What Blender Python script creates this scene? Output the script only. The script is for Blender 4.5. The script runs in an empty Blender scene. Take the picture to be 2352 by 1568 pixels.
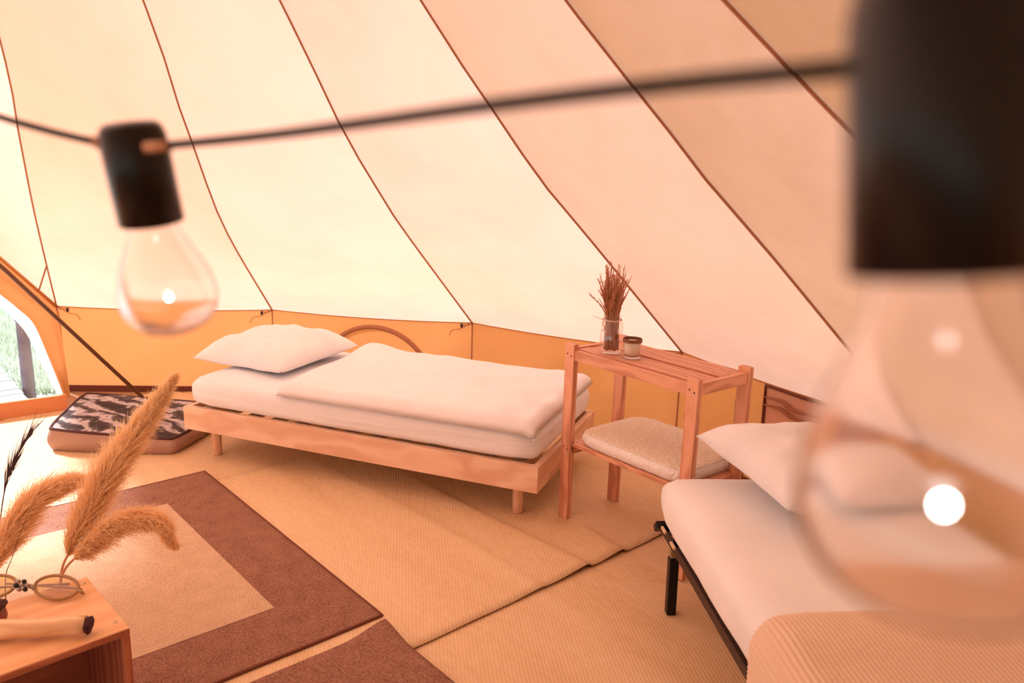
import bpy, bmesh, math, random
from mathutils import Vector, Matrix, noise

# ------------------------------------------------------------------ camera, world, sun, exposure
SC = bpy.context.scene
COL = SC.collection
F, PITCH, ROLL, CH = 1824.6, 0.22468, -0.02984, 1.6651      # focal length in px of a 2352x1568 frame
cp, sp = math.cos(PITCH), math.sin(PITCH)
_r = Vector((1, 0, 0)); _f = Vector((0, cp, -sp)); _d = _f.cross(_r)
RIGHT = math.cos(ROLL) * _r + math.sin(ROLL) * _d
DOWN = -math.sin(ROLL) * _r + math.cos(ROLL) * _d
CAM = Vector((0, 0, CH))

cd = bpy.data.cameras.new('camera')
cam = bpy.data.objects.new('camera', cd); COL.objects.link(cam)
cd.sensor_width = 36; cd.lens = F / 2352 * 36; cd.clip_start = 0.02
cam.matrix_world = Matrix.Translation(CAM) @ Matrix((RIGHT, -DOWN, -_f)).transposed().to_4x4()
cd.dof.use_dof = True; cd.dof.focus_distance = 3.6
cd.dof.aperture_fstop = cd.lens / 7.2
SC.camera = cam

w = bpy.data.worlds.new('sky'); SC.world = w; w.use_nodes = True
bg = w.node_tree.nodes['Background']
# hazy bright sky: about twice as bright at the horizon as overhead
_n = w.node_tree.nodes; _l = w.node_tree.links
_tc = _n.new('ShaderNodeTexCoord'); _sx = _n.new('ShaderNodeSeparateXYZ'); _l.new(_tc.outputs['Generated'], _sx.inputs[0])
_mr = _n.new('ShaderNodeMapRange'); _mr.inputs['To Min'].default_value = 0.95; _mr.inputs['To Max'].default_value = 0.40; _l.new(_sx.outputs['Z'], _mr.inputs['Value']); _l.new(_mr.outputs[0], bg.inputs[1])
bg.inputs[0].default_value = (0.95, 0.95, 0.98, 1)
sd = bpy.data.lights.new('sun', 'SUN'); sun = bpy.data.objects.new('sun', sd); COL.objects.link(sun)
sd.energy = 13.0; sd.angle = math.radians(9); sd.color = (0.94, 0.93, 1.0)
SUN_FROM = Vector((-0.74, 0.50, 0.70))
sun.rotation_euler = SUN_FROM.to_track_quat('Z', 'Y').to_euler()
SC.view_settings.view_transform = 'Standard'; SC.view_settings.look = 'None'
SC.view_settings.exposure = -0.38; SC.view_settings.gamma = 1.0
SC.view_settings.use_curve_mapping = False
SC.cycles.max_bounces = 9; SC.cycles.diffuse_bounces = 4; SC.cycles.transparent_max_bounces = 12; SC.cycles.use_adaptive_sampling = True; SC.cycles.adaptive_threshold = 0.05
SC.cycles.glossy_bounces = 4; SC.cycles.caustics_reflective = False; SC.cycles.caustics_refractive = False

# ------------------------------------------------------------------ helpers
def ray(px, py): return RIGHT * ((px - 1176) / F) + DOWN * ((py - 784) / F) + _f
def U(px, py, z=0.0):                      # pixel onto the horizontal plane z
    d = ray(px, py); return CAM + d * ((z - CH) / d.z)
def UP(px, py, o, n):                      # pixel onto a plane
    d = ray(px, py); return CAM + d * (n.dot(o - CAM) / n.dot(d))
def UD(px, py, depth): return CAM + ray(px, py) * depth
V = Vector
rnd = random.Random(7)
def lerp(a, b, t): return a + (b - a) * t
def smooth(t): t = max(0, min(1, t)); return t * t * (3 - 2 * t)

def tag(o, label=None, cat=None, group=None, kind=None):
    if label: o['label'] = label
    if cat: o['category'] = cat
    if group: o['group'] = group
    if kind: o['kind'] = kind
    return o
def empty(name, loc=(0, 0, 0), rz=0, parent=None):
    o = bpy.data.objects.new(name, None); COL.objects.link(o)
    o.location = loc; o.rotation_euler = (0, 0, rz); o.parent = parent; o.empty_display_size = 0.1
    return o
def obj(name, data, mat, parent=None, loc=None, rot=None):
    o = bpy.data.objects.new(name, data); COL.objects.link(o); o.parent = parent
    if loc is not None: o.location = loc
    if rot is not None: o.rotation_euler = rot
    if mat and not data.materials: data.materials.append(mat)
    return o
def mesh(verts, faces, sm=False):
    m = bpy.data.meshes.new('mesh'); m.from_pydata([tuple(v) for v in verts], [], faces); m.update()
    if sm: m.polygons.foreach_set('use_smooth', [True] * len(m.polygons))
    return m
def from_bm(bm, sm=False):
    bmesh.ops.recalc_face_normals(bm, faces=bm.faces)
    m = bpy.data.meshes.new('mesh'); bm.to_mesh(m); bm.free()
    if sm: m.polygons.foreach_set('use_smooth', [True] * len(m.polygons))
    return m
def grid(fn, nu, nv, sm=True, close=False):
    vs = [fn(i / nu, j / nv) for j in range(nv + 1) for i in range(nu + 1)]
    fs = [(j * (nu + 1) + i, j * (nu + 1) + i + 1, (j + 1) * (nu + 1) + i + 1, (j + 1) * (nu + 1) + i) for j in range(nv) for i in range(nu)]
    return mesh(vs, fs, sm)
def box_mesh(size, bev=0.004, seg=2):
    bm = bmesh.new(); bmesh.ops.create_cube(bm, size=1)
    for v in bm.verts: v.co = V((v.co.x * size[0], v.co.y * size[1], v.co.z * size[2]))
    if bev: bmesh.ops.bevel(bm, geom=bm.edges[:], offset=bev, segments=seg, profile=0.5, affect='EDGES')
    return from_bm(bm)
def board(name, size, loc, rot, mat, parent, bev=0.003):       # long axis = local X, so the grain follows it
    return obj(name, box_mesh(size, bev), mat, parent, loc, rot)
def tube_data(pts, r, seg=8, caps=True, closed=False):
    pts = [V(p) for p in pts]; n = len(pts); rs = r if isinstance(r, (list, tuple)) else [r] * n
    vs, fs = [], []
    t0 = (pts[1] - pts[0]).normalized(); a = t0.orthogonal().normalized()
    for i, p in enumerate(pts):
        if closed: t = (pts[(i + 1) % n] - pts[i - 1]).normalized()
        else: t = (pts[min(i + 1, n - 1)] - pts[max(i - 1, 0)]).normalized()
        a = (a - t * a.dot(t)).normalized(); b = t.cross(a)
        for k in range(seg):
            q = 2 * math.pi * k / seg; vs.append(p + (a * math.cos(q) + b * math.sin(q)) * rs[i])
    m = n if closed else n - 1
    for i in range(m):
        for k in range(seg):
            j = (i + 1) % n; k2 = (k + 1) % seg
            fs.append((i * seg + k, i * seg + k2, j * seg + k2, j * seg + k))
    if caps and not closed:
        fs.append(tuple(range(seg))[::-1]); fs.append(tuple((n - 1) * seg + k for k in range(seg)))
    return vs, fs
def tube(name, pts, r, mat, parent=None, seg=8, closed=False):
    vs, fs = tube_data(pts, r, seg, True, closed)
    return obj(name, mesh(vs, fs, True), mat, parent)
def lathe(prof, seg=32, caps=False):
    vs, fs = [], []
    for r, z in prof:
        for k in range(seg):
            a = 2 * math.pi * k / seg; vs.append((r * math.cos(a), r * math.sin(a), z))
    for i in range(len(prof) - 1):
        for k in range(seg):
            k2 = (k + 1) % seg; fs.append((i * seg + k, i * seg + k2, (i + 1) * seg + k2, (i + 1) * seg + k))
    if caps:
        fs.append(tuple(range(seg))[::-1]); fs.append(tuple((len(prof) - 1) * seg + k for k in range(seg)))
    return mesh(vs, fs, True)
def catmull(P, n):
    P = [V(p) for p in P]; Q = [2 * P[0] - P[1]] + P + [2 * P[-1] - P[-2]]; out = []
    m = len(P) - 1
    for k in range(n + 1):
        x = k / n * m; i = min(int(x), m - 1); t = x - i; a, b, c, d = Q[i:i + 4]
        out.append(0.5 * (2 * b + (c - a) * t + (2 * a - 5 * b + 4 * c - d) * t * t + (3 * b - a - 3 * c + d) * t ** 3))
    return out

# ------------------------------------------------------------------ materials
class NT:
    def __init__(s, name):
        s.m = bpy.data.materials.new(name); s.m.use_nodes = True; s.t = s.m.node_tree
        s.t.nodes.clear(); s.out = s.t.nodes.new('ShaderNodeOutputMaterial')
    def n(s, typ, **kw):
        nd = s.t.nodes.new('ShaderNode' + typ)
        for k, v in kw.items():
            if k.startswith('_'): setattr(nd, k[1:], v)
            else:
                key = k.replace('__', ' ')
                if isinstance(v, bpy.types.NodeSocket): s.t.links.new(v, nd.inputs[key])
                else: nd.inputs[key].default_value = v
        return nd
    def link(s, a, b): s.t.links.new(a, b)
    def coords(s, scale=(1, 1, 1), kind='Object', rot=(0, 0, 0)):
        tc = s.n('TexCoord'); mp = s.n('Mapping'); mp.inputs['Scale'].default_value = scale; mp.inputs['Rotation'].default_value = rot
        s.link(tc.outputs[kind], mp.inputs['Vector']); return mp.outputs[0]
    def noise(s, vec, scale, detail=4, rough=.5, dist=0):
        nd = s.n('TexNoise', Scale=scale, Detail=detail, Roughness=rough, Distortion=dist); s.link(vec, nd.inputs['Vector']); return nd.outputs['Fac']
    def ramp(s, fac, stops):
        nd = s.n('ValToRGB'); s.link(fac, nd.inputs[0]); e = nd.color_ramp.elements
        while len(e) < len(stops): e.new(0.5)
        for k, (p, c) in enumerate(stops): e[k].position = p; e[k].color = (*c, 1)
        return nd.outputs[0]
    def bump(s, h, strength=.3, dist=.01, prev=None):
        nd = s.n('Bump', Strength=strength, Distance=dist); s.link(h, nd.inputs['Height'])
        if prev: s.link(prev, nd.inputs['Normal'])
        return nd.outputs[0]
    def princ(s, **kw):
        nd = s.n('BsdfPrincipled', **kw); s.link(nd.outputs[0], s.out.inputs[0]); return nd

def simple(name, col, rough=.6, metal=0.0, spec=.5):
    t = NT(name); p = t.princ(Base__Color=(*col, 1), Roughness=rough, Metallic=metal); p.inputs['Specular IOR Level'].default_value = spec
    return t.m
def wood(name, dark, light, rough=.55, sc=1.0, knots=True):
    t = NT(name); v = t.coords((1.3 * sc, 16 * sc, 16 * sc))
    warp = t.noise(t.coords((2 * sc, 5 * sc, 5 * sc)), 1.0, 2)
    add = t.n('VectorMath', _operation='ADD'); t.link(v, add.inputs[0])
    wm = t.n('VectorMath', _operation='SCALE'); wm.inputs['Scale'].default_value = 2.2
    comb = t.n('CombineXYZ'); t.link(warp, comb.inputs[1]); t.link(warp, comb.inputs[2]); t.link(comb.outputs[0], wm.inputs[0]); t.link(wm.outputs[0], add.inputs[1])
    wv = t.n('TexWave', Scale=0.55, Distortion=3.5, Detail=3.0); wv.inputs['Detail Scale'].default_value = 1.4; wv.bands_direction = 'Y'
    t.link(add.outputs[0], wv.inputs['Vector'])
    fine = t.noise(t.coords((3 * sc, 110 * sc, 110 * sc)), 1.0, 5, .6)
    mx = t.n('Mix', _data_type='FLOAT'); mx.inputs[0].default_value = .45; t.link(wv.outputs['Fac'], mx.inputs[2]); t.link(fine, mx.inputs[3])
    col = t.ramp(mx.outputs[0], [(.2, dark), (.5, tuple((a + b) / 2 for a, b in zip(dark, light))), (.8, light)])
    if knots:
        vo = t.n('TexVoronoi', Scale=1.0); t.link(t.coords((3.1 * sc, 11 * sc, 11 * sc)), vo.inputs['Vector'])
        kf = t.ramp(vo.outputs['Distance'], [(.07, (1, 1, 1)), (.15, (0, 0, 0))])
        mk = t.n('Mix', _data_type='RGBA'); t.link(kf, mk.inputs[0]); t.link(col, mk.inputs[6]); mk.inputs[7].default_value = (dark[0] * .4, dark[1] * .3, dark[2] * .3, 1); col = mk.outputs[2]
    p = t.princ(Roughness=rough); t.link(col, p.inputs['Base Color']); t.link(t.bump(fine, .12, .002), p.inputs['Normal'])
    return t.m
def cloth(name, col, wr=.25, wscale=5.0, weave=900, rough=.9, stretch=(1, 1, 1), transl=0.0, tint=None):
    t = NT(name); c = t.coords(stretch); big = t.noise(c, wscale, 3, .5, .6); fine = t.noise(t.coords(), weave, 2)
    b = t.bump(big, wr, .03); b = t.bump(fine, .08, .002, b)
    c2 = tint or tuple(x * .93 for x in col)
    col_s = t.ramp(t.noise(t.coords(), 3.0, 4), [(.3, c2), (.7, col)])
    p = t.princ(Roughness=rough); t.link(col_s, p.inputs['Base Color']); t.link(b, p.inputs['Normal'])
    p.inputs['Specular IOR Level'].default_value = .15; p.inputs['Sheen Weight'].default_value = .15
    if transl:
        tr = t.n('BsdfTranslucent'); t.link(col_s, tr.inputs[0]); t.link(b, tr.inputs['Normal'])
        mx = t.n('MixShader'); mx.inputs[0].default_value = transl; t.link(p.outputs[0], mx.inputs[1]); t.link(tr.outputs[0], mx.inputs[2]); t.link(mx.outputs[0], t.out.inputs[0])
    return t.m
def canvas(name, refl, trans, mixf, stain=True):
    t = NT(name); c = t.coords()
    w1 = t.noise(t.coords((1, 1, 1)), 1.6, 3, .5, .4); weave = t.noise(c, 700, 1)
    b = t.bump(w1, .22, .05); b = t.bump(weave, .05, .001, b)
    va = t.ramp(t.noise(c, 2.3, 5, .6), [(.25, (.93, .92, .90)), (.6, (1, 1, 1))])
    def mul(col):
        m = t.n('Mix', _data_type='RGBA', _blend_type='MULTIPLY'); m.inputs[0].default_value = 1; m.inputs[6].default_value = (*col, 1); t.link(va, m.inputs[7]); return m.outputs[2]
    df = t.n('BsdfDiffuse', Roughness=.6); t.link(mul(refl), df.inputs[0]); t.link(b, df.inputs['Normal'])
    tr = t.n('BsdfTranslucent'); t.link(mul(trans), tr.inputs[0]); t.link(b, tr.inputs['Normal'])
    mx = t.n('MixShader'); mx.inputs[0].default_value = mixf; t.link(df.outputs[0], mx.inputs[1]); t.link(tr.outputs[0], mx.inputs[2]); t.link(mx.outputs[0], t.out.inputs[0])
    return t.m
def thin_glass(name, tint=(1, 1, 1), ior=1.45, rough=0.0, extra=0.0, hazy=False):
    t = NT(name); tr = t.n('BsdfRefraction', IOR=1.035, Roughness=.38) if hazy else t.n('BsdfTransparent'); tr.inputs[0].default_value = (*tint, 1)
    gl = t.n('BsdfGlossy', Roughness=rough); gl.inputs[0].default_value = (1, 1, 1, 1)
    ge = t.n('NewGeometry'); dt = t.n('VectorMath', _operation='DOT_PRODUCT'); t.link(ge.outputs['Normal'], dt.inputs[0]); t.link(ge.outputs['Incoming'], dt.inputs[1])
    ab = t.n('Math', _operation='ABSOLUTE'); t.link(dt.outputs['Value'], ab.inputs[0])
    om = t.n('Math', _operation='SUBTRACT'); om.inputs[0].default_value = 1.0; t.link(ab.outputs[0], om.inputs[1])
    pw5 = t.n('Math', _operation='POWER'); t.link(om.outputs[0], pw5.inputs[0]); pw5.inputs[1].default_value = 5.0      # Schlick, both faces of the thin wall
    ad = t.n('Math', _operation='MULTIPLY_ADD'); t.link(pw5.outputs[0], ad.inputs[0]); ad.inputs[1].default_value = .6; ad.inputs[2].default_value = .06 + extra; ad.use_clamp = True
    mx = t.n('MixShader'); t.link(ad.outputs[0], mx.inputs[0]); t.link(tr.outputs[0], mx.inputs[1]); t.link(gl.outputs[0], mx.inputs[2]); t.link(mx.outputs[0], t.out.inputs[0])
    return t.m

M = {}
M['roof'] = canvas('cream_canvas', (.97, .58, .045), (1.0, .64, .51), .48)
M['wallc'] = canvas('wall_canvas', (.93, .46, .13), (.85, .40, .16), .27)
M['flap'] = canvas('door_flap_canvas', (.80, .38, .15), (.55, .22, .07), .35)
M['net'] = canvas('sheer_net', (.9, .86, .84), (.95, .9, .88), .6)
M['seam'] = simple('brown_webbing', (.48, .21, .11), .8)
M['binding'] = simple('dark_brown_binding', (.16, .04, .018), .8)
M['black'] = simple('black_toggle', (.01, .008, .008), .5)
M['polem'] = simple('brown_pole', (.12, .045, .02), .45)
M['pvc'] = simple('terracotta_groundsheet', (.62, .23, .08), .5)
M['base'] = simple('groundsheet_underlay', (.45, .25, .13), .8)
M['bedwood'] = wood('pale_pine', (.76, .45, .29), (.90, .62, .44), .5, 1.0, False)
M['shelfwood'] = wood('reddish_pine', (.60, .25, .14), (.84, .42, .26), .5, 1.3, True)
M['crate'] = wood('crate_plywood', (.78, .42, .20), (.86, .52, .27), .55, .55, False)
M['cratein'] = wood('shaded_crate_inside', (.40, .13, .07), (.58, .24, .14), .6, .8, False)  # darker, redder ply: the shade inside the crate put into the colour
M['crateedge'] = wood('plywood_edge', (.40, .12, .05), (.62, .24, .11), .6, 2.0, False)
M['deckw'] = wood('weathered_deck', (.44, .47, .50), (.58, .61, .64), .8, 1.0, False)
M['log'] = cloth('grey_log', (.52, .49, .55), .5, 14, 300, .9, (6, 6, .5), 0, (.22, .19, .24))
M['slatw'] = wood('slat_birch', (.80, .55, .32), (.90, .68, .44), .5, 1.0, False)
M['sheet'] = cloth('white_sheet', (.92, .92, .96), .5, 2.2, 1200, .9, (.5, 3.0, 7.0))
M['duvet'] = cloth('white_duvet', (.93, .91, .93), .45, 6.0, 1200)
M['pillow'] = cloth('white_pillowcase', (.93, .91, .93), .40, 7.0, 1200)
M['sheet2'] = cloth('ivory_sheet', (.96, .95, .95), .2, 3.0, 1200, .9, (2.5, .6, 2.5))
M['metal'] = simple('black_steel', (.012, .010, .010), .35, .6)
M['rail'] = simple('brown_black_steel', (.05, .022, .015), .45, .3)
M['brass'] = simple('olive_plastic_bracket', (.30, .20, .09), .5)
M['cord'] = simple('black_rubber_cord', (.006, .004, .003), .6, 0, .2)
M['socket'] = simple('black_plastic_socket', (.005, .004, .005), .28, 0, .35)
M['gland'] = simple('tan_cord_gland', (.52, .26, .12), .5)
M['bulb'] = thin_glass('bulb_glass', (.99, .97, .96), 1.45, .10, .03, True)
M['jar'] = thin_glass('jar_glass', (.985, .965, .95), 1.5, .02)
M['twine'] = simple('pale_twine', (.80, .58, .42), .9)
M['grassd'] = cloth('dried_grass_rust', (.78, .42, .24), .1, 30, 900, .9, (1, 1, 1), .25, (.56, .24, .13))
M['wax'] = cloth('cream_wax', (.97, .90, .76), .05, 8, 900, .5)
M['lid'] = simple('bronze_lid', (.22, .10, .045), .4, .6)
M['plume'] = cloth('pampas_fluff', (1.0, .80, .52), .1, 20, 900, .95, (1, 1, 1), .5, (.97, .69, .40))
M['stem'] = simple('pampas_stem', (.66, .32, .15), .6)
M['darkstem'] = simple('dark_dry_stem', (.055, .03, .03), .8)
M['lens'] = thin_glass('amber_lens', (.72, .56, .26), 1.5, .05, .03)
M['rim'] = simple('honey_acetate', (.36, .20, .075), .3)
M['silver'] = simple('dark_silver', (.35, .32, .30), .3, .9)
M['stick'] = wood('pale_peeled_stick', (.72, .42, .21), (.90, .64, .38), .6, 2.0, False)
M['dark'] = simple('dark_fibre', (.07, .02, .018), .8)
M['pod'] = simple('brown_pod', (.25, .07, .035), .35)
M['screw'] = simple('zinc_screw', (.55, .42, .30), .35, .9)
M['purple'] = simple('violet_cord', (.25, .20, .55), .7)
t = NT('bulb_glint'); e = t.n('Emission'); e.inputs[0].default_value = (1, .93, .88, 1); e.inputs[1].default_value = 45; t.link(e.outputs[0], t.out.inputs[0]); M['led'] = t.m  # glow standing in for a bright reflection on the bulb glass

def mat_reed():
    t = NT('reed_mat'); wv = t.n('TexWave', Scale=24.0, Distortion=1.2, Detail=1.0); wv.bands_direction = 'Y'; wv.inputs['Detail Scale'].default_value = 3.0
    t.link(t.coords((1, 1, 1), 'Object', (0, 0, .6)), wv.inputs['Vector'])
    broad = t.noise(t.coords((.35, 2.2, 1)), 2.0, 4, .55); sp_ = t.noise(t.coords((18, 60, 1), 'Object', (0, 0, .6)), 1.0, 3)
    mx = t.n('Mix', _data_type='FLOAT'); mx.inputs[0].default_value = .4; t.link(broad, mx.inputs[2]); t.link(sp_, mx.inputs[3])
    m2 = t.n('Mix', _data_type='FLOAT'); m2.inputs[0].default_value = .12; t.link(mx.outputs[0], m2.inputs[2]); t.link(wv.outputs['Fac'], m2.inputs[3])
    col = t.ramp(m2.outputs[0], [(.32, (.68, .44, .23)), (.5, (.78, .54, .31)), (.68, (.85, .62, .39))])
    p = t.princ(Roughness=.55); p.inputs['Specular IOR Level'].default_value = .4; t.link(col, p.inputs['Base Color'])
    b = t.bump(wv.outputs['Fac'], .25, .0025); t.link(b, p.inputs['Normal'])
    return t.m
M['reed'] = mat_reed()
def mat_rug(name, dark, light):
    t = NT(name); sp_ = t.noise(t.coords((1, 2.2, 1)), 95, 4, .8); br = t.noise(t.coords(), 14, 4)
    mx = t.n('Mix', _data_type='FLOAT'); mx.inputs[0].default_value = .84; t.link(br, mx.inputs[2]); t.link(sp_, mx.inputs[3])
    col = t.ramp(mx.outputs[0], [(.36, dark), (.64, light)])
    p = t.princ(Roughness=.95); p.inputs['Specular IOR Level'].default_value = .1; t.link(col, p.inputs['Base Color']); t.link(t.bump(sp_, .5, .003), p.inputs['Normal'])
    return t.m
M['rugbrown'] = mat_rug('brown_flatweave', (.17, .070, .046), (.45, .24, .165))
M['rugbeige'] = mat_rug('beige_flatweave', (.48, .31, .19), (.78, .57, .39))
def mat_ikat():
    t = NT('grey_brushed_pattern'); c = t.coords((1, 1, 1), 'Object', (0, 0, .5)); 
    wv = t.n('TexWave', Scale=2.6, Distortion=7.0, Detail=5.0); wv.inputs['Detail Scale'].default_value = 3.2; wv.bands_direction = 'Y'; t.link(c, wv.inputs['Vector'])
    nz = t.noise(t.coords((9, 34, 9), 'Object', (0, 0, .5)), 1.0, 5, .6, 1.0)
    mx = t.n('Mix', _data_type='FLOAT'); mx.inputs[0].default_value = .55; t.link(wv.outputs['Fac'], mx.inputs[2]); t.link(nz, mx.inputs[3])
    col = t.ramp(mx.outputs[0], [(.30, (.045, .024, .022)), (.46, (.14, .10, .10)), (.56, (.40, .34, .36)), (.68, (.62, .54, .54)), (.8, (.16, .10, .10))])
    p = t.princ(Roughness=.85); t.link(col, p.inputs['Base Color']); t.link(t.bump(nz, .4, .01), p.inputs['Normal'])
    return t.m
M['ikat'] = mat_ikat()
M['leather'] = cloth('taupe_brown_side', (.42, .25, .19), .3, 6, 600, .5)
M['fleece'] = cloth('cream_fleece', (.96, .84, .68), .6, 60, 300, 1.0, (1, 1, 1), 0, (.88, .72, .54))
M['fleecerim'] = cloth('white_fleece_edge', (.97, .92, .88), .5, 50, 300, 1.0)
M['knit'] = cloth('sand_ribbed_knit', (.84, .63, .46), .1, 20, 500, .95, (1, 1, 1), 0, (.78, .56, .40))
def mat_ground():
    t = NT('meadow_ground'); n1 = t.noise(t.coords(), 5, 5, .6); n2 = t.noise(t.coords(), 40, 3, .7)
    mx = t.n('Mix', _data_type='FLOAT'); mx.inputs[0].default_value = .6; t.link(n1, mx.inputs[2]); t.link(n2, mx.inputs[3])
    col = t.ramp(mx.outputs[0], [(.35, (.34, .42, .33)), (.55, (.62, .70, .60)), (.7, (.78, .82, .74))])
    p = t.princ(Roughness=1.0); t.link(col, p.inputs['Base Color']); return t.m
M['ground'] = mat_ground()
M['blade'] = cloth('pale_grass_blade', (.80, .86, .74), .1, 5, 300, .8, (1, 1, 1), .4, (.58, .68, .52))

# ------------------------------------------------------------------ tent shell
APEX = V((-1.08, 1.34, 3.26)); ZE = 0.6
EAVE = [U(130, 703, ZE), U(625, 711, ZE), U(1085, 741, ZE), U(1567, 808, ZE), U(2100, 985, ZE), V((2.22, 1.87, ZE))]
for x, y in ((2.18, .42), (1.70, -.90), (.70, -1.90), (-.68, -2.35), (-2.10, -2.05), (-3.25, -1.15), (-3.95, .10), (-4.15, 1.50), (-4.05, 2.85)): EAVE.append(V((x, y, ZE)))
DOOR_TOP = V((-3.53, 4.185, 1.845))
DOOR_A, DOOR_B = V((-2.95, 5.02, 0)), V((-4.02, 3.30, 0))       # threshold ends; unseen far end set wider to admit more daylight
RIDGE_PX = {0: [(105, 600), (75, 470), (42, 300), (0, 90)], 1: [(520, 530), (447, 340), (395, 195), (330, 0)],
            2: [(930, 530), (860, 420), (785, 290), (645, 0)], 3: [(1360, 553), (1250, 420), (1130, 245), (970, 0)],
            4: [(1785, 598), (1640, 430), (1480, 220), (1305, 0)]}
NR = 20
def ridge(i):
    E_ = EAVE[i]; h = V((APEX.x - E_.x, APEX.y - E_.y, 0)); L = h.length; hn = h / L; n = V((-hn.y, hn.x, 0))
    P = [E_]
    if i in RIDGE_PX and i > 0:
        for x, y in RIDGE_PX[i]: P.append(UP(x, y, E_, n))
    elif i == 0:
        for (x, y), s in zip(RIDGE_PX[0], (.10, .20, .32, .45)):
            d = ray(x, y); P.append(CAM + d * ((E_.y + (APEX.y - E_.y) * s) / d.y))
    else:
        for s in (.25, .5, .75): q = lerp(E_, APEX, s); P.append(q - V((0, 0, .12 * 4 * s * (1 - s))))
    P.append(APEX)
    # resample by arc length
    C = catmull(P, 120); L = [0]
    for a, b in zip(C, C[1:]): L.append(L[-1] + (b - a).length)
    out = []; k = 0
    for j in range(NR + 1):
        s = L[-1] * j / NR
        while k < len(L) - 2 and L[k + 1] < s: k += 1
        out.append(lerp(C[k], C[k + 1], (s - L[k]) / max(1e-9, L[k + 1] - L[k])))
    return out
RIDGES = [ridge(i) for i in range(len(EAVE))]
DOOR_RIDGE = [lerp(DOOR_TOP, APEX, j / NR) - V((0, 0, .05 * 4 * (j / NR) * (1 - j / NR))) for j in range(NR + 1)]

ceiling = tag(empty('ceiling', (APEX.x, APEX.y, 0)), 'cream canvas tent roof of long seamed panels rising to a peak', kind='structure')
def world_mesh_child(name, m, mat, parent):
    o = obj(name, m, mat, parent); o.matrix_parent_inverse = Matrix.Translation(-parent.location); return o
def panel(Ra, Rb, sag=.05):
    NW = 10; vs = []
    for j in range(NR + 1):
        a, b = Ra[j], Rb[j]; wd = (b - a).length
        for i in range(NW + 1):
            s = i / NW; p = lerp(a, b, s); c = 4 * s * (1 - s)
            k = smooth(j / 3) * 1.0
            inward = (V((APEX.x, APEX.y, .8)) - p); inward.normalize()
            vs.append(p + inward * (c * sag * wd * k * .35) - V((0, 0, c * .016 * (1 - k))))
    fs = [(j * (NW + 1) + i, j * (NW + 1) + i + 1, (j + 1) * (NW + 1) + i + 1, (j + 1) * (NW + 1) + i) for j in range(NR) for i in range(NW)]
    return mesh(vs, fs, True)
order = [(RIDGES[i], RIDGES[i + 1]) for i in range(len(EAVE) - 1)] + [(RIDGES[-1], DOOR_RIDGE), (DOOR_RIDGE, RIDGES[0])]
for a, b in order: world_mesh_child('panel', panel(a, b), M['roof'], ceiling)
for i, r in enumerate(RIDGES[:8]):
    c = [p + (V((APEX.x, APEX.y, .6)) - p).normalized() * .006 for p in r]
    world_mesh_child('seam', mesh(*tube_data(c, [.0056 - .0030 * k / NR for k in range(NR + 1)], 6), True), M['seam'], ceiling)

def wall_panel(a, b, parent, mat, top_drop=.016):
    def fn(u, v):
        p = lerp(a, b, u); z = v * (ZE - 4 * u * (1 - u) * top_drop)
        n = V((b.y - a.y, -(b.x - a.x), 0)).normalized(); 
        if n.dot(V((APEX.x, APEX.y, 0)) - p) > 0: n = -n
        bow = .035 * math.sqrt(max(0, math.sin(math.pi * u))) * math.sin(math.pi * v) * (0.6 + .4 * math.sin(u * 7 + a.x * 3)) 
        bow += .007 * math.sin(15 * (u + .55 * (1 - v)) + a.x * 5) * math.sin(math.pi * v) * math.sin(math.pi * u)
        return V((p.x, p.y, z)) + n * bow
    world_mesh_child('panel', grid(fn, 32, 10), mat, parent)
walls = {}
def wall(name, label): walls[name] = tag(empty(name), label, kind='structure'); return walls[name]
wb = wall('wall_back', 'orange canvas side wall of the tent behind the wooden bed')
wr = wall('wall_right', 'orange canvas side wall of the tent behind the shelf stand and metal bed')
wf = wall('wall_front', 'unseen orange canvas side wall opposite the beds, rolled up to let in light')
wl = wall('wall_left', 'orange canvas door flap and side wall beside the doorway')
def wall_of(i): return wb if i < 3 else wr if i < 7 else wf if i < 11 else wl
ROLLED = range(8, len(EAVE) - 1)                                # unseen side walls rolled up under the eave, added openings for fill daylight
def rolled_wall(a, b, parent):
    pts = [lerp(a, b, k / 8) - V((0, 0, .05 + .008 * math.sin(k * 2.1))) for k in range(9)]
    world_mesh_child('rolled_panel', mesh(*tube_data(pts, [.045 + .005 * math.sin(k * 1.7) for k in range(9)], 12), True), M['wallc'], parent)
for i in range(len(EAVE) - 1):
    if i in ROLLED: rolled_wall(EAVE[i], EAVE[i + 1], wall_of(i))
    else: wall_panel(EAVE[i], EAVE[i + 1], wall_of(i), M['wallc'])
rolled_wall(EAVE[-1], V((DOOR_B.x, DOOR_B.y, ZE)), wl)
CEN = V((APEX.x, APEX.y, .4))
def inward(p): d = CEN - p; d.z = 0; return d.normalized()
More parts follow.
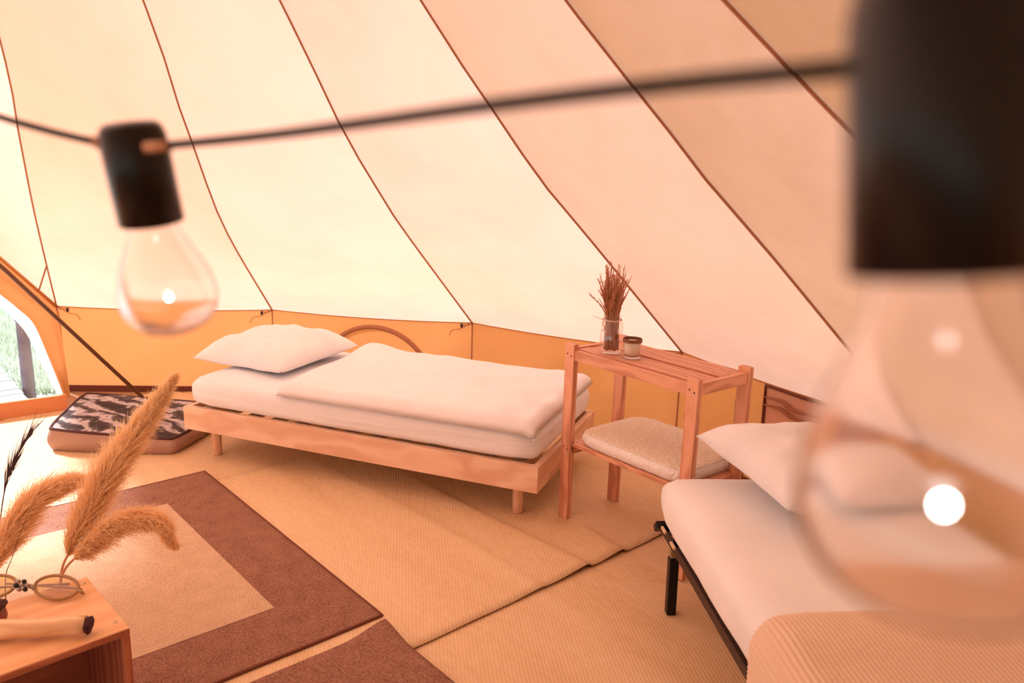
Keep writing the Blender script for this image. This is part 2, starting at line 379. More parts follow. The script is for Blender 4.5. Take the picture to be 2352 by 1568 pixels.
# vertical seams, eave hems, ties and toggles at the visible corners
for i in range(6):
    e_ = EAVE[i]; inn = inward(e_); par = wall_of(min(i, 3) if i < 3 else i)
    world_mesh_child('seam', mesh(*tube_data([V((e_.x, e_.y, z)) + inn * .004 for z in (.0, .2, .4, .6)], .0045, 6), True), M['seam'], par)
    if i < 5:
        nx = EAVE[i + 1]
        hem = [V((lerp(e_.x, nx.x, s), lerp(e_.y, nx.y, s), ZE - 4 * s * (1 - s) * .016)) + inn * .004 for s in [k / 10 for k in range(11)]]
        world_mesh_child('hem', mesh(*tube_data(hem, .004, 6), True), M['flap'], par)
    side = (EAVE[max(i - 1, 0)] - e_).normalized() if i else (EAVE[1] - e_).normalized()
    p0 = e_ + inn * .012 - V((0, 0, .004))
    tg = p0 + side * .07 - V((0, 0, .012))
    world_mesh_child('toggle', mesh(*tube_data([tg - V((0, 0, .018)), tg + V((0, 0, .006))], .008, 8), True), M['black'], par)
    world_mesh_child('tie_cord', mesh(*tube_data(catmull([p0, p0 + side * .03 - V((0, 0, .012)), tg], 8), .004, 5), True), M['seam'], par)
    c2 = catmull([p0 + side * .02, p0 + side * .07 - V((0, 0, .035)) + inn * .01, p0 + side * .13 - V((0, 0, .05)) + inn * .012, p0 + side * .15 - V((0, 0, .085)) + inn * .01], 12)
    world_mesh_child('tie_cord', mesh(*tube_data(c2, .0028, 5), True), M['flap'], par)
# dark strip where the wall meets the groundsheet
bbk = tag(empty('baseboard_back'), 'dark brown groundsheet strip along the foot of the back wall', kind='structure')
for i in range(0, 5):
    a, b = EAVE[i], EAVE[i + 1]
    pts = [V((lerp(a.x, b.x, s), lerp(a.y, b.y, s), .02)) + inward(lerp(a, b, s)) * .02 for s in (0, .33, .66, 1)]
    vs = [];
    for p in pts: vs += [V((p.x, p.y, .0)), V((p.x, p.y, .045))]
    o = obj('strip', mesh(vs, [(2 * k, 2 * k + 2, 2 * k + 3, 2 * k + 1) for k in range(3)]), M['binding'], bbk)
    sm_ = o.modifiers.new('thick', 'SOLIDIFY'); sm_.thickness = .006
# arched zip on the back wall
def on_wall(i, u, z, off=.02):
    a, b = EAVE[i], EAVE[i + 1]; d = (b - a).normalized(); p = a + d * u; p = V((p.x, p.y, z)); return p + inward(p) * off
arc = [on_wall(1, .765 + .41 * math.cos(t_) + (.0), .10 + .425 * math.sin(t_) + .03 * math.cos(t_) * -1, -.004) for t_ in [math.pi * k / 28 for k in range(29)]]
world_mesh_child('arched_zip', mesh(*tube_data(arc, .016, 8), True), M['seam'], wb)
# zipped window flap with dark binding on the right wall
wfl = [(.66, .575), (1.16, .575), (1.16, .325), (1.10, .30), (.72, .30), (.665, .335)]
ring = [on_wall(3, u, z, .012) for u, z in wfl]
world_mesh_child('window_binding', mesh(*tube_data([lerp(ring[k], ring[(k + 1) % 6], s) for k in range(6) for s in (0, .5)], .008, 6, closed=True), True), M['binding'], wr)
M['patch'] = simple('dusky_pink_flap', (.74, .40, .27), .8)
M['strap'] = simple('brown_strap', (.38, .14, .07), .8)
world_mesh_child('window_flap', mesh([on_wall(3, u, z, .006) for u, z in wfl], [tuple(range(6))]), M['patch'], wr)
for z_, uu in ((.515, 1.05), (.475, .95)):
    pts = catmull([on_wall(3, .665, z_, .02), on_wall(3, .78, z_ + .012, .03), on_wall(3, .86, z_ - .012, .03), on_wall(3, uu, z_ - .006, .015)], 12)
    world_mesh_child('window_strap', mesh(*tube_data(pts, [.004 + .006 * math.sin(math.pi * k / 12) for k in range(13)], 6), True), M['strap'], wr)

# doorway: flap, sheer edge, pole, threshold
dn = (V((-3.03, 5.2, 0)) - EAVE[0]).cross(DOOR_TOP - EAVE[0]).normalized()
Rp = [(-130, 482), (-60, 542), (0, 593), (75, 658), (130, 704), (146, 800), (156, 870), (162, 912)]
Lp = [(-130, 590), (-60, 632), (0, 676), (40, 708), (78, 745), (112, 822), (134, 876), (150, 916)]
Np = [(-130, 606), (-60, 650), (-10, 690), (22, 722), (62, 768), (98, 842), (122, 888), (140, 918)]
def strip(P, Q, k=6, amp=.015):
    vs = []; n_ = 40
    pa = catmull([UP(x, y, EAVE[0], dn) for x, y in P], n_); pb = catmull([UP(x, y, EAVE[0], dn) for x, y in Q], n_)
    sgn = 1 if dn.dot(CAM - EAVE[0]) > 0 else -1
    for j in range(n_ + 1):
        for i in range(k + 1):
            s = i / k; vs.append(lerp(pa[j], pb[j], s) + dn * sgn * amp * math.sin(s * math.pi * 3 + j * .15) * math.sin(math.pi * s))
    return mesh(vs, [(j * (k + 1) + i, j * (k + 1) + i + 1, (j + 1) * (k + 1) + i + 1, (j + 1) * (k + 1) + i) for j in range(n_) for i in range(k)], True)
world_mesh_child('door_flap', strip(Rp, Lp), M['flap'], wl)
world_mesh_child('sheer_edge', strip(Lp, Np, 3, .006), M['net'], wl)
world_mesh_child('door_hem', mesh(*tube_data([lerp(EAVE[0], DOOR_TOP, s) for s in [k / 8 for k in range(9)]], .013, 6), True), M['flap'], wl)
world_mesh_child('guy_cord', mesh(*tube_data([RIDGES[0][2] + inward(RIDGES[0][2]) * .01, lerp(EAVE[0], DOOR_TOP, .10) + inward(EAVE[0]) * .02], .005, 6), True), M['seam'], wl)
pole_base = U(327, 908, .024) + inward(U(327, 908, 0)) * .03
pole = tube('door_pole', [pole_base, lerp(pole_base, DOOR_TOP, .5), DOOR_TOP + inward(DOOR_TOP) * .05 + V((0, 0, -.06))], .0125, M['polem'], None, 10)
tag(pole, 'slanting dark brown door pole leaning from the wall foot up over the doorway', 'tent pole')
thr = tag(empty('trim_1'), 'raised terracotta groundsheet lip across the doorway', kind='structure')
tA, tB = U(158, 944, 0), U(-300, 1010, 0); tdir = (tB - tA).normalized(); tn = V((-tdir.y, tdir.x, 0))
vs = []
for s in [k / 12 for k in range(13)]:
    p = tA + tdir * (2.05 * s); wob = .006 * math.sin(s * 17)
    vs += [p + V((0, 0, 0)), p + tn * (-.012 + wob) + V((0, 0, .05)), p + tn * (-.02) + V((0, 0, .105)), p + tn * (-.05) + V((0, 0, .105)), p + tn * (-.06)]
obj('groundsheet_lip', mesh(vs, [(5 * k + i, 5 * k + i + 1, 5 * k + i + 6, 5 * k + i + 5) for k in range(12) for i in range(4)]), M['pvc'], thr)

# ------------------------------------------------------------------ floor, mats
fv = [V((e_.x, e_.y, 0)) for e_ in EAVE] + [DOOR_B, DOOR_A]
floor = obj('floor', mesh(fv, [tuple(range(len(fv)))]), M['base']); tag(floor, 'tent groundsheet under the mats', kind='structure')

MD = V((.669, -.743, 0)); MS = V((-.743, -.669, 0))            # along the rug's long edge / along the mat seams
MAT0 = V((.693, 3.333, 0))                                     # on the seam between the near mats
def _feet(ox, oy, a, xs, ys): return [(ox + x * math.cos(a) - y * math.sin(a), oy + x * math.sin(a) + y * math.cos(a)) for x in xs for y in ys]
# where bed legs and shelf posts weigh the mats down
FEET = _feet(-1.7901, 4.1479, -.3689, (.13, 1.935), (.10, .85)) + _feet(.2619, 3.4967, -.8835, (0, .694), (.015, .347)) + _feet(.595, 2.845, math.atan2(-.996, .085), (.14, 1.86), (.022, .838))
RIPPLES = ((-.62, .03, .16, .016), (-.30, .03, .14, .018), (-.04, .03, .12, .012), (.17, .022, .13, .022), (.475, .022, .16, .022), (.76, .03, .14, .010), (1.05, .05, .10, .004), (1.35, .1, .1, .003))
def ripple(s, t_):   # s: along the seams (MS), t_: along MD; lopsided folds, steep on one side
    h = 0
    for c, w0, w1, am in RIPPLES:
        x = s - c - (.09 * (t_ + .6) if c == .17 else 0) - .03 * math.sin(t_ * 1.9 + c * 7)
        wd = w0 if x < 0 else w1
        h += am * (.75 + .25 * math.sin(t_ * 2.3 + c * 4)) / (1 + (x / wd) ** 2) ** 1.6
    p = MAT0 + MS * s + MD * t_; press = 1.0
    for fx, fy in FEET: press *= 1 - math.exp(-(((p.x - fx) ** 2 + (p.y - fy) ** 2) / .11 ** 2) ** 2)
    return (h + .002 * (noise.noise(V((s * 3, t_ * .8, 1))) + 1)) * press
def clip_inside(p):
    # keep a mat inside the tent wall polygon
    q = V((p.x, p.y, 0)); c = V((APEX.x, APEX.y, 0)); d = q - c
    poly = fv
    for k in range(len(poly)):
        if k == len(poly) - 1: continue                  # the short return beside the doorway
        a, b = poly[k], poly[(k + 1) % len(poly)]; ed = b - a
        n_ = V((ed.y, -ed.x, 0)).normalized()
        if n_.dot(c - a) > 0: n_ = -n_
        over = n_.dot(q - a) + .03
        if over > 0 and n_.dot(d) > 1e-6: q = q - d * min(1, over / n_.dot(d)); d = q - c
    return V((q.x, q.y, p.z))
def mat_obj(name, t0, t1, s0, s1, z, amp, label):
    o_ = MAT0 + MS * 0; rz = math.atan2(MD.y, MD.x)
    root = V((MAT0.x, MAT0.y, 0)); inv = Matrix.Rotation(-rz, 3, 'Z')
    nu, nv = 40, 320
    def fn(u, v):
        t_ = lerp(t0, t1, u); s = lerp(s0, s1, v)
        p = root + MD * t_ + MS * s; p = clip_inside(p)
        wob = .006 * noise.noise(V((s * 2.5, t0, 3))) * (1 if u in (0, 1) else 0)
        p.z = z + amp * ripple(s, t_)
        p = p + MD * wob
        return inv @ (p - root)
    m = grid(fn, nu, nv)
    o = obj(name, m, M['reed'], None, root, (0, 0, rz)); sl = o.modifiers.new('thick', 'SOLIDIFY'); sl.thickness = .004; sl.offset = -1
    return tag(o, label, 'mat')
mat_obj('reed_mat', -1.83, 0, -1.6, 4.2, .0125, .9, 'rippled beige reed mat under the wooden bed, between two mat seams')
mat_obj('reed_mat', -.03, 1.80, -1.6, 4.2, .0045, .25, 'flat beige reed mat under the metal bed leg')
mat_obj('reed_mat', -3.6, -1.80, -1.4, 4.2, .0045, .25, 'pale beige reed mat by the doorway under the floor cushion')

# ------------------------------------------------------------------ rugs
def rug(corner, rz_dir, L_, W_, bord, label, zc, curl=0, beige=True):
    d1 = rz_dir.normalized(); d2 = V((d1.y, -d1.x, 0)); 
    if d2.dot(MS) < 0: d2 = -d2
    rz = math.atan2(d1.y, d1.x); root = tag(empty('area_rug', (corner.x, corner.y, zc), rz), label, 'rug')
    sg = 1 if V((-d1.y, d1.x, 0)).dot(d2) > 0 else -1
    def zz(x, y):
        r = math.hypot(x, y); c = 0
        if curl: c = curl * smooth(1 - r / .20) ** 1.5
        wp = corner + d1 * x + d2 * y; rel = wp - MAT0
        return c + .9 * ripple(rel.dot(MS), rel.dot(MD)) + .006
    def patch(x0, x1, y0, y1, nx, ny, lift=0):
        return grid(lambda u, v: V((lerp(x0, x1, u), sg * lerp(y0, y1, v), zz(lerp(x0, x1, u), lerp(y0, y1, v)) + lift)), nx, ny)
    o = obj('border', patch(0, L_, 0, W_, 110, 110), M['rugbrown'], root); s = o.modifiers.new('thick', 'SOLIDIFY'); s.thickness = .007; s.offset = -1
    if beige: obj('center_field', patch(bord, L_ - bord, bord, W_ - bord, 40, 40, .0012), M['rugbeige'], root)
    e_ = [(x * L_ / 30, 0) for x in range(31)] + [(L_, y * W_ / 30) for y in range(1, 31)] + [(L_ - x * L_ / 30, W_) for x in range(1, 31)] + [(0, W_ - y * W_ / 30) for y in range(1, 30)]
    obj('edge_binding', mesh(*tube_data([V((x, sg * y, zz(x, y) - .003)) for x, y in e_], .0055, 6, closed=True), True), M['binding'], root)
    return root
RA, RB = U(470, 1083, .026), U(878, 1412, .026)
rug(RB, RA - RB, (RA - RB).length, 2.1, .285, 'brown bordered rug with a beige center, lying flat by the wooden bed', .0195)
R2 = U(885, 1437, .034)
rug(R2, (RB - RA), 1.7, 2.1, .285, 'dark brown rug with one curled-up corner on the mat', .0195, .028)

# ------------------------------------------------------------------ soft shapes
def pillow_mesh(w_, d_, th, pinch=.12, n=36, seed=0, sag=.35):
    def surf(u, v, side):
        x, y = 2 * u - 1, 2 * v - 1
        # pulled-in sides, pointed corners
        px = x * (1 - pinch * (1 - y * y) ** 1.0 * abs(x) ** 3 * -0 - pinch * .5 * (1 - y * y) * x * x)
        py = y * (1 - pinch * .5 * (1 - x * x) * y * y)
        e_ = max(0, (1 - x ** 4) * (1 - y ** 4)) ** .55
        wr_ = .10 * noise.noise(V((x * 2.2 + seed, y * 2.2, 1.7))) + .035 * noise.noise(V((x * 6 + seed, y * 5, 4)))
        z = th * e_ * (.5 + wr_ * e_ ** .3)
        if side < 0: z = -z * sag
        return V((px * w_ / 2, py * d_ / 2, z))
    vs, fs = [], []
    for sd_ in (1, -1):
        o = len(vs)
        for j in range(n + 1):
            for i in range(n + 1): vs.append(surf(i / n, j / n, sd_))
        for j in range(n):
            for i in range(n):
                q = (o + j * (n + 1) + i, o + j * (n + 1) + i + 1, o + (j + 1) * (n + 1) + i + 1, o + (j + 1) * (n + 1) + i)
                fs.append(q if sd_ > 0 else q[::-1])
    m = mesh(vs, fs, True); bm = bmesh.new(); bm.from_mesh(m); bmesh.ops.remove_doubles(bm, verts=bm.verts, dist=1e-4); return from_bm(bm, True)
def soft_box(sx, sy, sz, r, bulge=.0, n=(40, 18, 8), seed=0, wr_=.004):
    # rounded, slightly lumpy block from a subdivided cube
    bm = bmesh.new(); bmesh.ops.create_cube(bm, size=2)
    bmesh.ops.subdivide_edges(bm, edges=bm.edges[:], cuts=15, use_grid_fill=True)
    for v in bm.verts:
        c = v.co; p = V((c.x * sx / 2, c.y * sy / 2, c.z * sz / 2))
        q = V((max(-sx / 2 + r, min(sx / 2 - r, p.x)), max(-sy / 2 + r, min(sy / 2 - r, p.y)), max(-sz / 2 + r, min(sz / 2 - r, p.z))))
        # spread the outer loops into the rounded edge
        def warp(t_, h_):
            a = abs(t_); k = 1 - r / h_; 
            return math.copysign(a, t_)
        d = p - q
        if d.length > 1e-6: p = q + d.normalized() * r
        bl = bulge * (1 - c.z * c.z)
        p.x += math.copysign(bl, c.x) * (abs(c.x) ** 6); p.y += math.copysign(bl, c.y) * (abs(c.y) ** 6)
        p += v.normal * wr_ * noise.noise(V((p.x * 5 + seed, p.y * 5, p.z * 14)))
        v.co = p
    return from_bm(bm, True)
def remap_axis(c, h, r):
    return c

# ------------------------------------------------------------------ wooden bed
BY = -.3689; BL, BW, BZT, BZB = 2.065, .95, .300, .171
bed = tag(empty('bed_frame', (-1.7901, 4.1479, 0), BY), 'low pale pine bed frame with round wooden legs along the back wall', 'bed')
bh = BZT - BZB; bz = (BZT + BZB) / 2
board('side_rail', (BL, .036, bh), (BL / 2, .018, bz), (0, 0, 0), M['bedwood'], bed)
board('side_rail', (BL, .036, bh), (BL / 2, BW - .018, bz), (0, 0, 0), M['bedwood'], bed)
for x in (.018, BL - .018): board('end_rail', (BW - .074, .034, bh - .002), (x, BW / 2, bz), (0, 0, math.pi / 2), M['bedwood'], bed)
for x in (.13, BL - .13):
    for y in (.10, BW - .10):
        fz = .0092 if x < 1 else .0172                 # the head end stands on the lower mat
        obj('leg', lathe([(0, fz), (.021, fz), (.025, fz + .006), (.027, .18), (.027, .24), (0, .24)], 20), M['bedwood'], bed, (x, y, 0))
for k in range(13): board('slat', (BW - .08, .07, .016), (.12 + k * (BL - .24) / 12, BW / 2, .2825), (0, 0, math.pi / 2), M['bedwood'], bed, .002)
def bedpt(x, y, z): return bed.matrix_basis @ V((x, y, z))
bpy.context.view_layer.update()
MZ0, MZ1 = .2955, .472
mt = obj('mattress', soft_box(1.99, .905, MZ1 - MZ0, .055, .012, seed=2), M['sheet'], None, bedpt(.045 + .995, .02 + .4525, (MZ0 + MZ1) / 2), (0, 0, BY))
tag(mt, 'thick mattress in a white fitted sheet on the wooden bed', 'mattress')
# duvet
DX0, DX1, DY0, DY1 = .60, 2.045, -.012, .955
def duvet_fn(side):
    def fn(u, v):
        x = lerp(DX0, DX1, u); y = lerp(DY0, DY1, v)
        x += (.05 * (v - .5) * (1 - u) * -1.2) + .02 * noise.noise(V((v * 4, 1, u))) * (1 - u)
        top = MZ1 + .008
        edge = min(u / .035, (1 - u) / .03, v / .05, (1 - v) / .05, 1)
        puff = .034 * math.sqrt(max(0, 1 - (1 - edge) ** 2))
        lump = .012 * noise.noise(V((x * 3.0, y * 3.0, 2))) + .007 * noise.noise(V((x * 9, y * 7, 5)))
        lump += .035 * math.exp(-((u - .06) / .10) ** 2 - ((v - .92) / .16) ** 2)
        lump += .012 * math.exp(-((u - .9) / .06) ** 2) * math.sin(v * 21 + u * 9)
        drop = -.03 * smooth((.05 - v) / .05) - .02 * smooth((u - .965) / .035)
        z = top + drop + ((puff + lump * edge) if side > 0 else -.002)
        return V((x, y, z))
    return fn
vs, fs = [], []; nu, nv = 90, 60
for sd_ in (1, -1):
    o = len(vs); f_ = duvet_fn(sd_)
    for j in range(nv + 1):
        for i in range(nu + 1): vs.append(f_(i / nu, j / nv))
    for j in range(nv):
        for i in range(nu):
            q = (o + j * (nu + 1) + i, o + j * (nu + 1) + i + 1, o + (j + 1) * (nu + 1) + i + 1, o + (j + 1) * (nu + 1) + i); fs.append(q if sd_ > 0 else q[::-1])
m = mesh(vs, fs, True); bm = bmesh.new(); bm.from_mesh(m); bmesh.ops.remove_doubles(bm, verts=bm.verts, dist=.0026); m = from_bm(bm, True)
dv = obj('duvet', m, M['duvet'], None, (-1.7901, 4.1479, 0), (0, 0, BY)); tag(dv, 'white duvet spread flat over the wooden bed', 'duvet')
pl = obj('pillow', pillow_mesh(.67, .66, .25, .16, seed=3), M['pillow'], None, bedpt(.245, .515, MZ1 + .052), (math.radians(2), math.radians(-1), BY + math.radians(-6)))
tag(pl, 'plump white pillow at the head of the wooden bed', 'pillow', 'bed pillows')

# ------------------------------------------------------------------ floor cushion
c0, c1, c2, c3 = U(112, 1036, 0.008), U(392, 1046, .008), U(470, 980, .008), U(182, 912, .12)
c1 = c1 + V((.02, .0, 0)); c2 = V((-1.76, 4.80, 0)); c3 = V((-2.72, 4.86, 0))
cc = (c0 + c1 + c2 + c3) / 4; cz = .008
fc = tag(empty('floor_cushion', (cc.x, cc.y, cz), 0), 'flat floor cushion with a grey brushed pattern and brown sides by the doorway', 'cushion')
def bil(u, v): 
    p = lerp(lerp(c0, c1, u), lerp(c3, c2, u), v); return V((p.x - cc.x, p.y - cc.y, 0))
def htop(u, v):
    e_ = min(u, 1 - u, v, 1 - v); return (.128 - .035 * u) + .022 * smooth(e_ / .15) + .020 * noise.noise(V((u * 4.5, v * 4.5, 1))) * smooth(e_ / .12) - .02 * math.exp(-((u - .5) ** 2 + (v - .5) ** 2) / .02)
def corner(u, v):   # rounded outline
    x, y = 2 * u - 1, 2 * v - 1; k = 1 - .045 * (x * x * y * y) ** 2; return ((x * k) + 1) / 2, ((y * k) + 1) / 2
obj('top_cover', grid(lambda u, v: bil(*corner(u, v)) + V((0, 0, htop(u, v))), 40, 40), M['ikat'], fc)
loop = [(k / 20, 0) for k in range(20)] + [(1, k / 20) for k in range(20)] + [(1 - k / 20, 1) for k in range(20)] + [(0, 1 - k / 20) for k in range(20)]
vs = []
for (u, v) in loop:
    b = bil(*corner(u, v)); o_ = b.normalized()
    for k in range(7):
        t_ = k / 6; vs.append(b + o_ * (.022 * math.sin(math.pi * t_)) + V((0, 0, htop(u, v) * t_ + .004 * (1 - t_))))
n_ = len(loop)
obj('side_band', mesh(vs, [(i * 7 + k, ((i + 1) % n_) * 7 + k, ((i + 1) % n_) * 7 + k + 1, i * 7 + k + 1) for i in range(n_) for k in range(6)], True), M['leather'], fc)
obj('piping', mesh(*tube_data([bil(*corner(u, v)) + V((0, 0, htop(u, v))) for u, v in loop], .008, 6, closed=True), True), M['dark'], fc)

# ------------------------------------------------------------------ slatted shelf stand
SY = -.8835; SW, SD, SH = .694, .332, .863
st = tag(empty('shelf_stand', (.2619, 3.4967, 0), SY), 'reddish pine shelf stand with slatted top between the two beds', 'shelf')
PW, PT = .056, .030; HALF = math.pi / 2
for x in (0, SW):
    for y in (PT / 2, SD + PT / 2): fz = .0172; board('post', (SH - fz, PT, PW), (x, y, fz + (SH - fz) / 2), (0, -HALF, 0), M['shelfwood'], st, .002)
TZ = .838
for x in (0, SW): board('side_rail', (SD - PT, .030, .048), (x + (.006 if x else -.006), (SD + PT) / 2, TZ - .020), (0, 0, HALF), M['shelfwood'], st, .002)
board('front_rail', (SW - PW + .002, .028, .046), (SW / 2, PT / 2 + .004, TZ - .025), (0, 0, 0), M['shelfwood'], st, .002)
board('back_rail', (SW - PW + .002, .028, .046), (SW / 2, SD + PT / 2, TZ - .025), (0, 0, 0), M['shelfwood'], st, .002)
sl_w = (SD - PT + .01) / 4
for k in range(4): board('slat', (SW - .034, sl_w - .011, .018), (SW / 2, PT + .004 + sl_w * (k + .5), TZ - .008 - .004 * (k % 2)), (0, 0, 0), M['shelfwood'], st, .002)
board('lower_shelf', (SW - PW + .056, SD - PT + .02, .016), (SW / 2, (SD + PT) / 2 - .002, .385), (0, 0, 0), M['shelfwood'], st, .002)
for x in (0, SW): board('side_rail', (SD - PT, .026, .045), (x, (SD + PT) / 2, .354), (0, 0, HALF), M['shelfwood'], st, .002)
scm = lathe([(0, .0012), (.0032, .0008), (.004, 0)], 10)
scm.materials.append(M['dark'])
for x in (0, SW):
    for dx, dz in ((-.012, 0), (.012, -.008)):
        for zz_ in (TZ - .022, .372): obj('screw', scm, M['dark'], st, (x + dx, -.0005, zz_ + dz), (HALF, 0, 0))
bpy.context.view_layer.update()
def stp(x, y, z): return st.matrix_basis @ V((x, y, z))

# fleece seat pad on the lower shelf
def sq(u, v, p_=7):
    x, y = 2 * u - 1, 2 * v - 1; m_ = max(abs(x), abs(y)); 
    if m_ < 1e-6: return 0, 0
    k = m_ / (abs(x) ** p_ + abs(y) ** p_) ** (1 / p_); return x * k, y * k
pad = tag(empty('fleece_pad', stp(SW / 2, (SD + PT) / 2, .3945), SY), 'cream fleece pad with a white edge on the lower board of the shelf stand', 'cushion')
pw_, pd_ = .615, .43
def pad_fn(u, v):
    x, y = sq(u, v); r = max(abs(2 * u - 1), abs(2 * v - 1))
    z = .058 + .012 * math.sqrt(max(0, 1 - r ** 4)) + .004 * noise.noise(V((x * 9, y * 7, 2))) + .002 * noise.noise(V((x * 40, y * 30, 2)))
    return V((x * pw_ / 2, y * pd_ / 2 + .070, z))
obj('pad_top', grid(pad_fn, 60, 44), M['fleece'], pad)
vs = []; lp = [(k / 24, 0) for k in range(24)] + [(1, k / 24) for k in range(24)] + [(1 - k / 24, 1) for k in range(24)] + [(0, 1 - k / 24) for k in range(24)]
for u, v in lp:
    b = pad_fn(u, v); c_ = V((0, .070, 0)); o_ = V((b.x, b.y - .070, 0)).normalized()
    for k in range(7):
        t_ = k / 6; vs.append(V((b.x, b.y, 0)) - o_ * .004 + o_ * (.014 * math.sin(math.pi * t_)) + V((0, 0, lerp(.001, b.z, t_))) + V((0, 0, .002)) * noise.noise(b * 60))
n_ = len(lp); obj('pad_edge', mesh(vs, [(i * 7 + k, ((i + 1) % n_) * 7 + k, ((i + 1) % n_) * 7 + k + 1, i * 7 + k + 1) for i in range(n_) for k in range(6)], True), M['fleecerim'], pad)

# jar with dried grass, candle
JP = stp(.150, .108, TZ + .002)
jar = tag(empty('glass_jar', JP, SY), 'clear glass jar tied with twine holding dried grass on the shelf stand', 'jar')
obj('glass_body', lathe([(0, .002), (.044, .002), (.050, .012), (.051, .03), (.051, .125), (.047, .140), (.040, .150), (.040, .166), (.043, .168), (.043, .172), (.038, .172), (.037, .15), (.046, .132), (.048, .03), (.045, .014), (0, .012)], 28), M['jar'], jar)
tw = [V((.0425 * math.cos(a), .0425 * math.sin(a), .150 + .001 * math.sin(3 * a))) for a in [2 * math.pi * k / 24 for k in range(24)]]
obj('twine', mesh(*tube_data(tw, .0028, 6, closed=True), True), M['twine'], jar)
obj('twine', mesh(*tube_data(catmull([V((-.01, -.043, .150)), V((-.006, -.052, .135)), V((.004, -.05, .118)), V((-.004, -.053, .105))], 10), .0024, 5), True), M['twine'], jar)
obj('twine', mesh(*tube_data(catmull([V((-.02, -.038, .150)), V((-.06, -.035, .152)), V((-.09, -.03, .156))], 8), .0016, 5), True), M['twine'], jar)
gr = tag(empty('dried_grass', JP, SY), 'bunch of rust brown dried grass standing in the twine-tied jar', 'dried grass')
g = random.Random(11)
for k in range(110):
    a = g.uniform(0, 2 * math.pi); r0 = .034 * math.sqrt(g.random()); r1 = .033 * math.sqrt(g.random())
    H = g.uniform(.24, .35) if k > 18 else g.uniform(.34, .40)
    spr = g.uniform(-.005, .028) if k % 7 or math.sin(a) > -.1 else g.uniform(.03, .09); cv = g.uniform(-.01, .018)
    p0 = V((r0 * math.cos(a + .5), r0 * math.sin(a + .5), .014)); p1 = V((r1 * math.cos(a), r1 * math.sin(a), .155))
    p2 = V(((r1 + spr * .4) * math.cos(a), (r1 + spr * .4) * math.sin(a), lerp(.155, H, .5))); p3 = V(((r1 + spr + cv) * math.cos(a + .2), (r1 + spr + cv) * math.sin(a + .2), H - max(0, cv) * .4))
    C = catmull([p0, p1, p2, p3], 14)
    rs = [.0015] * 15; rs[-1] = .0006
    vs_, fs_ = tube_data(C, rs, 4)
    if k % 5:
        for j in range(6, 14):            # feathery seed head
            for q in range(10):
                t_ = (C[j + 1] - C[j]).normalized(); c_ = lerp(C[j], C[j + 1], g.random())
                d_ = (t_ + V((g.uniform(-1, 1), g.uniform(-1, 1), g.uniform(-.4, .6))) * .55).normalized() * g.uniform(.010, .022); s_ = d_.cross(V((g.uniform(-1, 1), g.uniform(-1, 1), .2))).normalized() * .0011
                b = len(vs_); vs_ += [c_ - s_ * .4, c_ + s_ * .4, c_ + d_ * .5 + s_, c_ + d_ * .5 - s_, c_ + d_]; fs_ += [(b, b + 1, b + 2, b + 3), (b + 3, b + 2, b + 4)]
    obj('grass_stem', mesh(vs_, fs_, True), M['grassd'], gr)
CP = stp(.268, .118, TZ + .002)
cn = tag(empty('candle_jar', CP, SY), 'small cream candle in a glass with a bronze rim beside the dried grass', 'candle')
obj('glass', lathe([(0, .001), (.036, .001), (.040, .006), (.040, .074), (.038, .074), (.037, .012), (0, .010)], 28), M['jar'], cn)
obj('wax', lathe([(0, .016), (.0355, .016), (.0355, .066), (.033, .0685), (0, .067)], 28), M['wax'], cn)
obj('dark_base', lathe([(0, .0105), (.0362, .0125), (.0362, .0155), (0, .0155)], 28), M['lid'], cn)
obj('rim', lathe([(.0385, .072), (.0425, .072), (.0425, .077), (.041, .079), (.0425, .081), (.0425, .085), (.0405, .0865), (.0385, .0865)], 28), M['lid'], cn)
obj('wick', mesh(*tube_data([V((0, 0, .066)), V((.001, 0, .074)), V((.002, .001, .079))], .0012, 6), True), M['dark'], cn)

# ------------------------------------------------------------------ metal bed
H0 = V((.595, 2.845, 0)); f1 = V((.085, -.996, 0)).normalized(); f2 = V((-f1.y, f1.x, 0)); B2 = math.atan2(f1.y, f1.x)   # local x: head -> foot, local y: to the right
b2L, b2W = 2.0, .86
mb = tag(empty('metal_bed_frame', H0, B2), 'black metal bed frame with pale wooden slats under the second mattress', 'bed')
RZ = .300
def bar(name, a, b, w_, h_, mat, bev=.002):
    a, b = V(a), V(b); d = b - a; c = (a + b) / 2
    return obj(name, box_mesh((d.length, w_, h_), bev), mat, mb, c, d.to_track_quat('X', 'Z').to_euler())
for y in (.012, b2W - .012): bar('side_rail', (0, y, RZ), (b2L, y, RZ), .024, .034, M['rail'])
for x in (.012, b2L - .012): bar('end_rail', (x, .024, RZ), (x, b2W - .024, RZ), .024, .034, M['rail'])
bar('center_rail', (.02, b2W / 2, RZ - .01), (b2L - .02, b2W / 2, RZ - .01), .03, .03, M['rail'])
for x, s in ((.14, -1), (b2L - .14, 1)):
    for y in (.022, b2W - .022):
        bar('leg', (x, y, .0102), (x + .012 * s, y, .235), .036, .036, M['metal'], .004)
        bar('leg_bracket', (x + .012 * s, y, .234), (x + .014 * s, y, .318), .030, .026, M['brass'], .004)
bar('corner_cap', (-.006, -.004, .288), (.03, -.004, .322), .04, .03, M['metal'], .006)
for k in range(16): 
    x = .06 + k * (b2L - .12) / 15
    e0 = -.008 if x < .28 else .035
    bar('slat', (x, e0, RZ + .012), (x, b2W - e0, RZ + .012), .052, .010, M['slatw'])
M2Z0, M2Z1 = RZ + .0225, .515
bpy.context.view_layer.update()
def b2p(x, y, z): return mb.matrix_basis @ V((x, y, z))
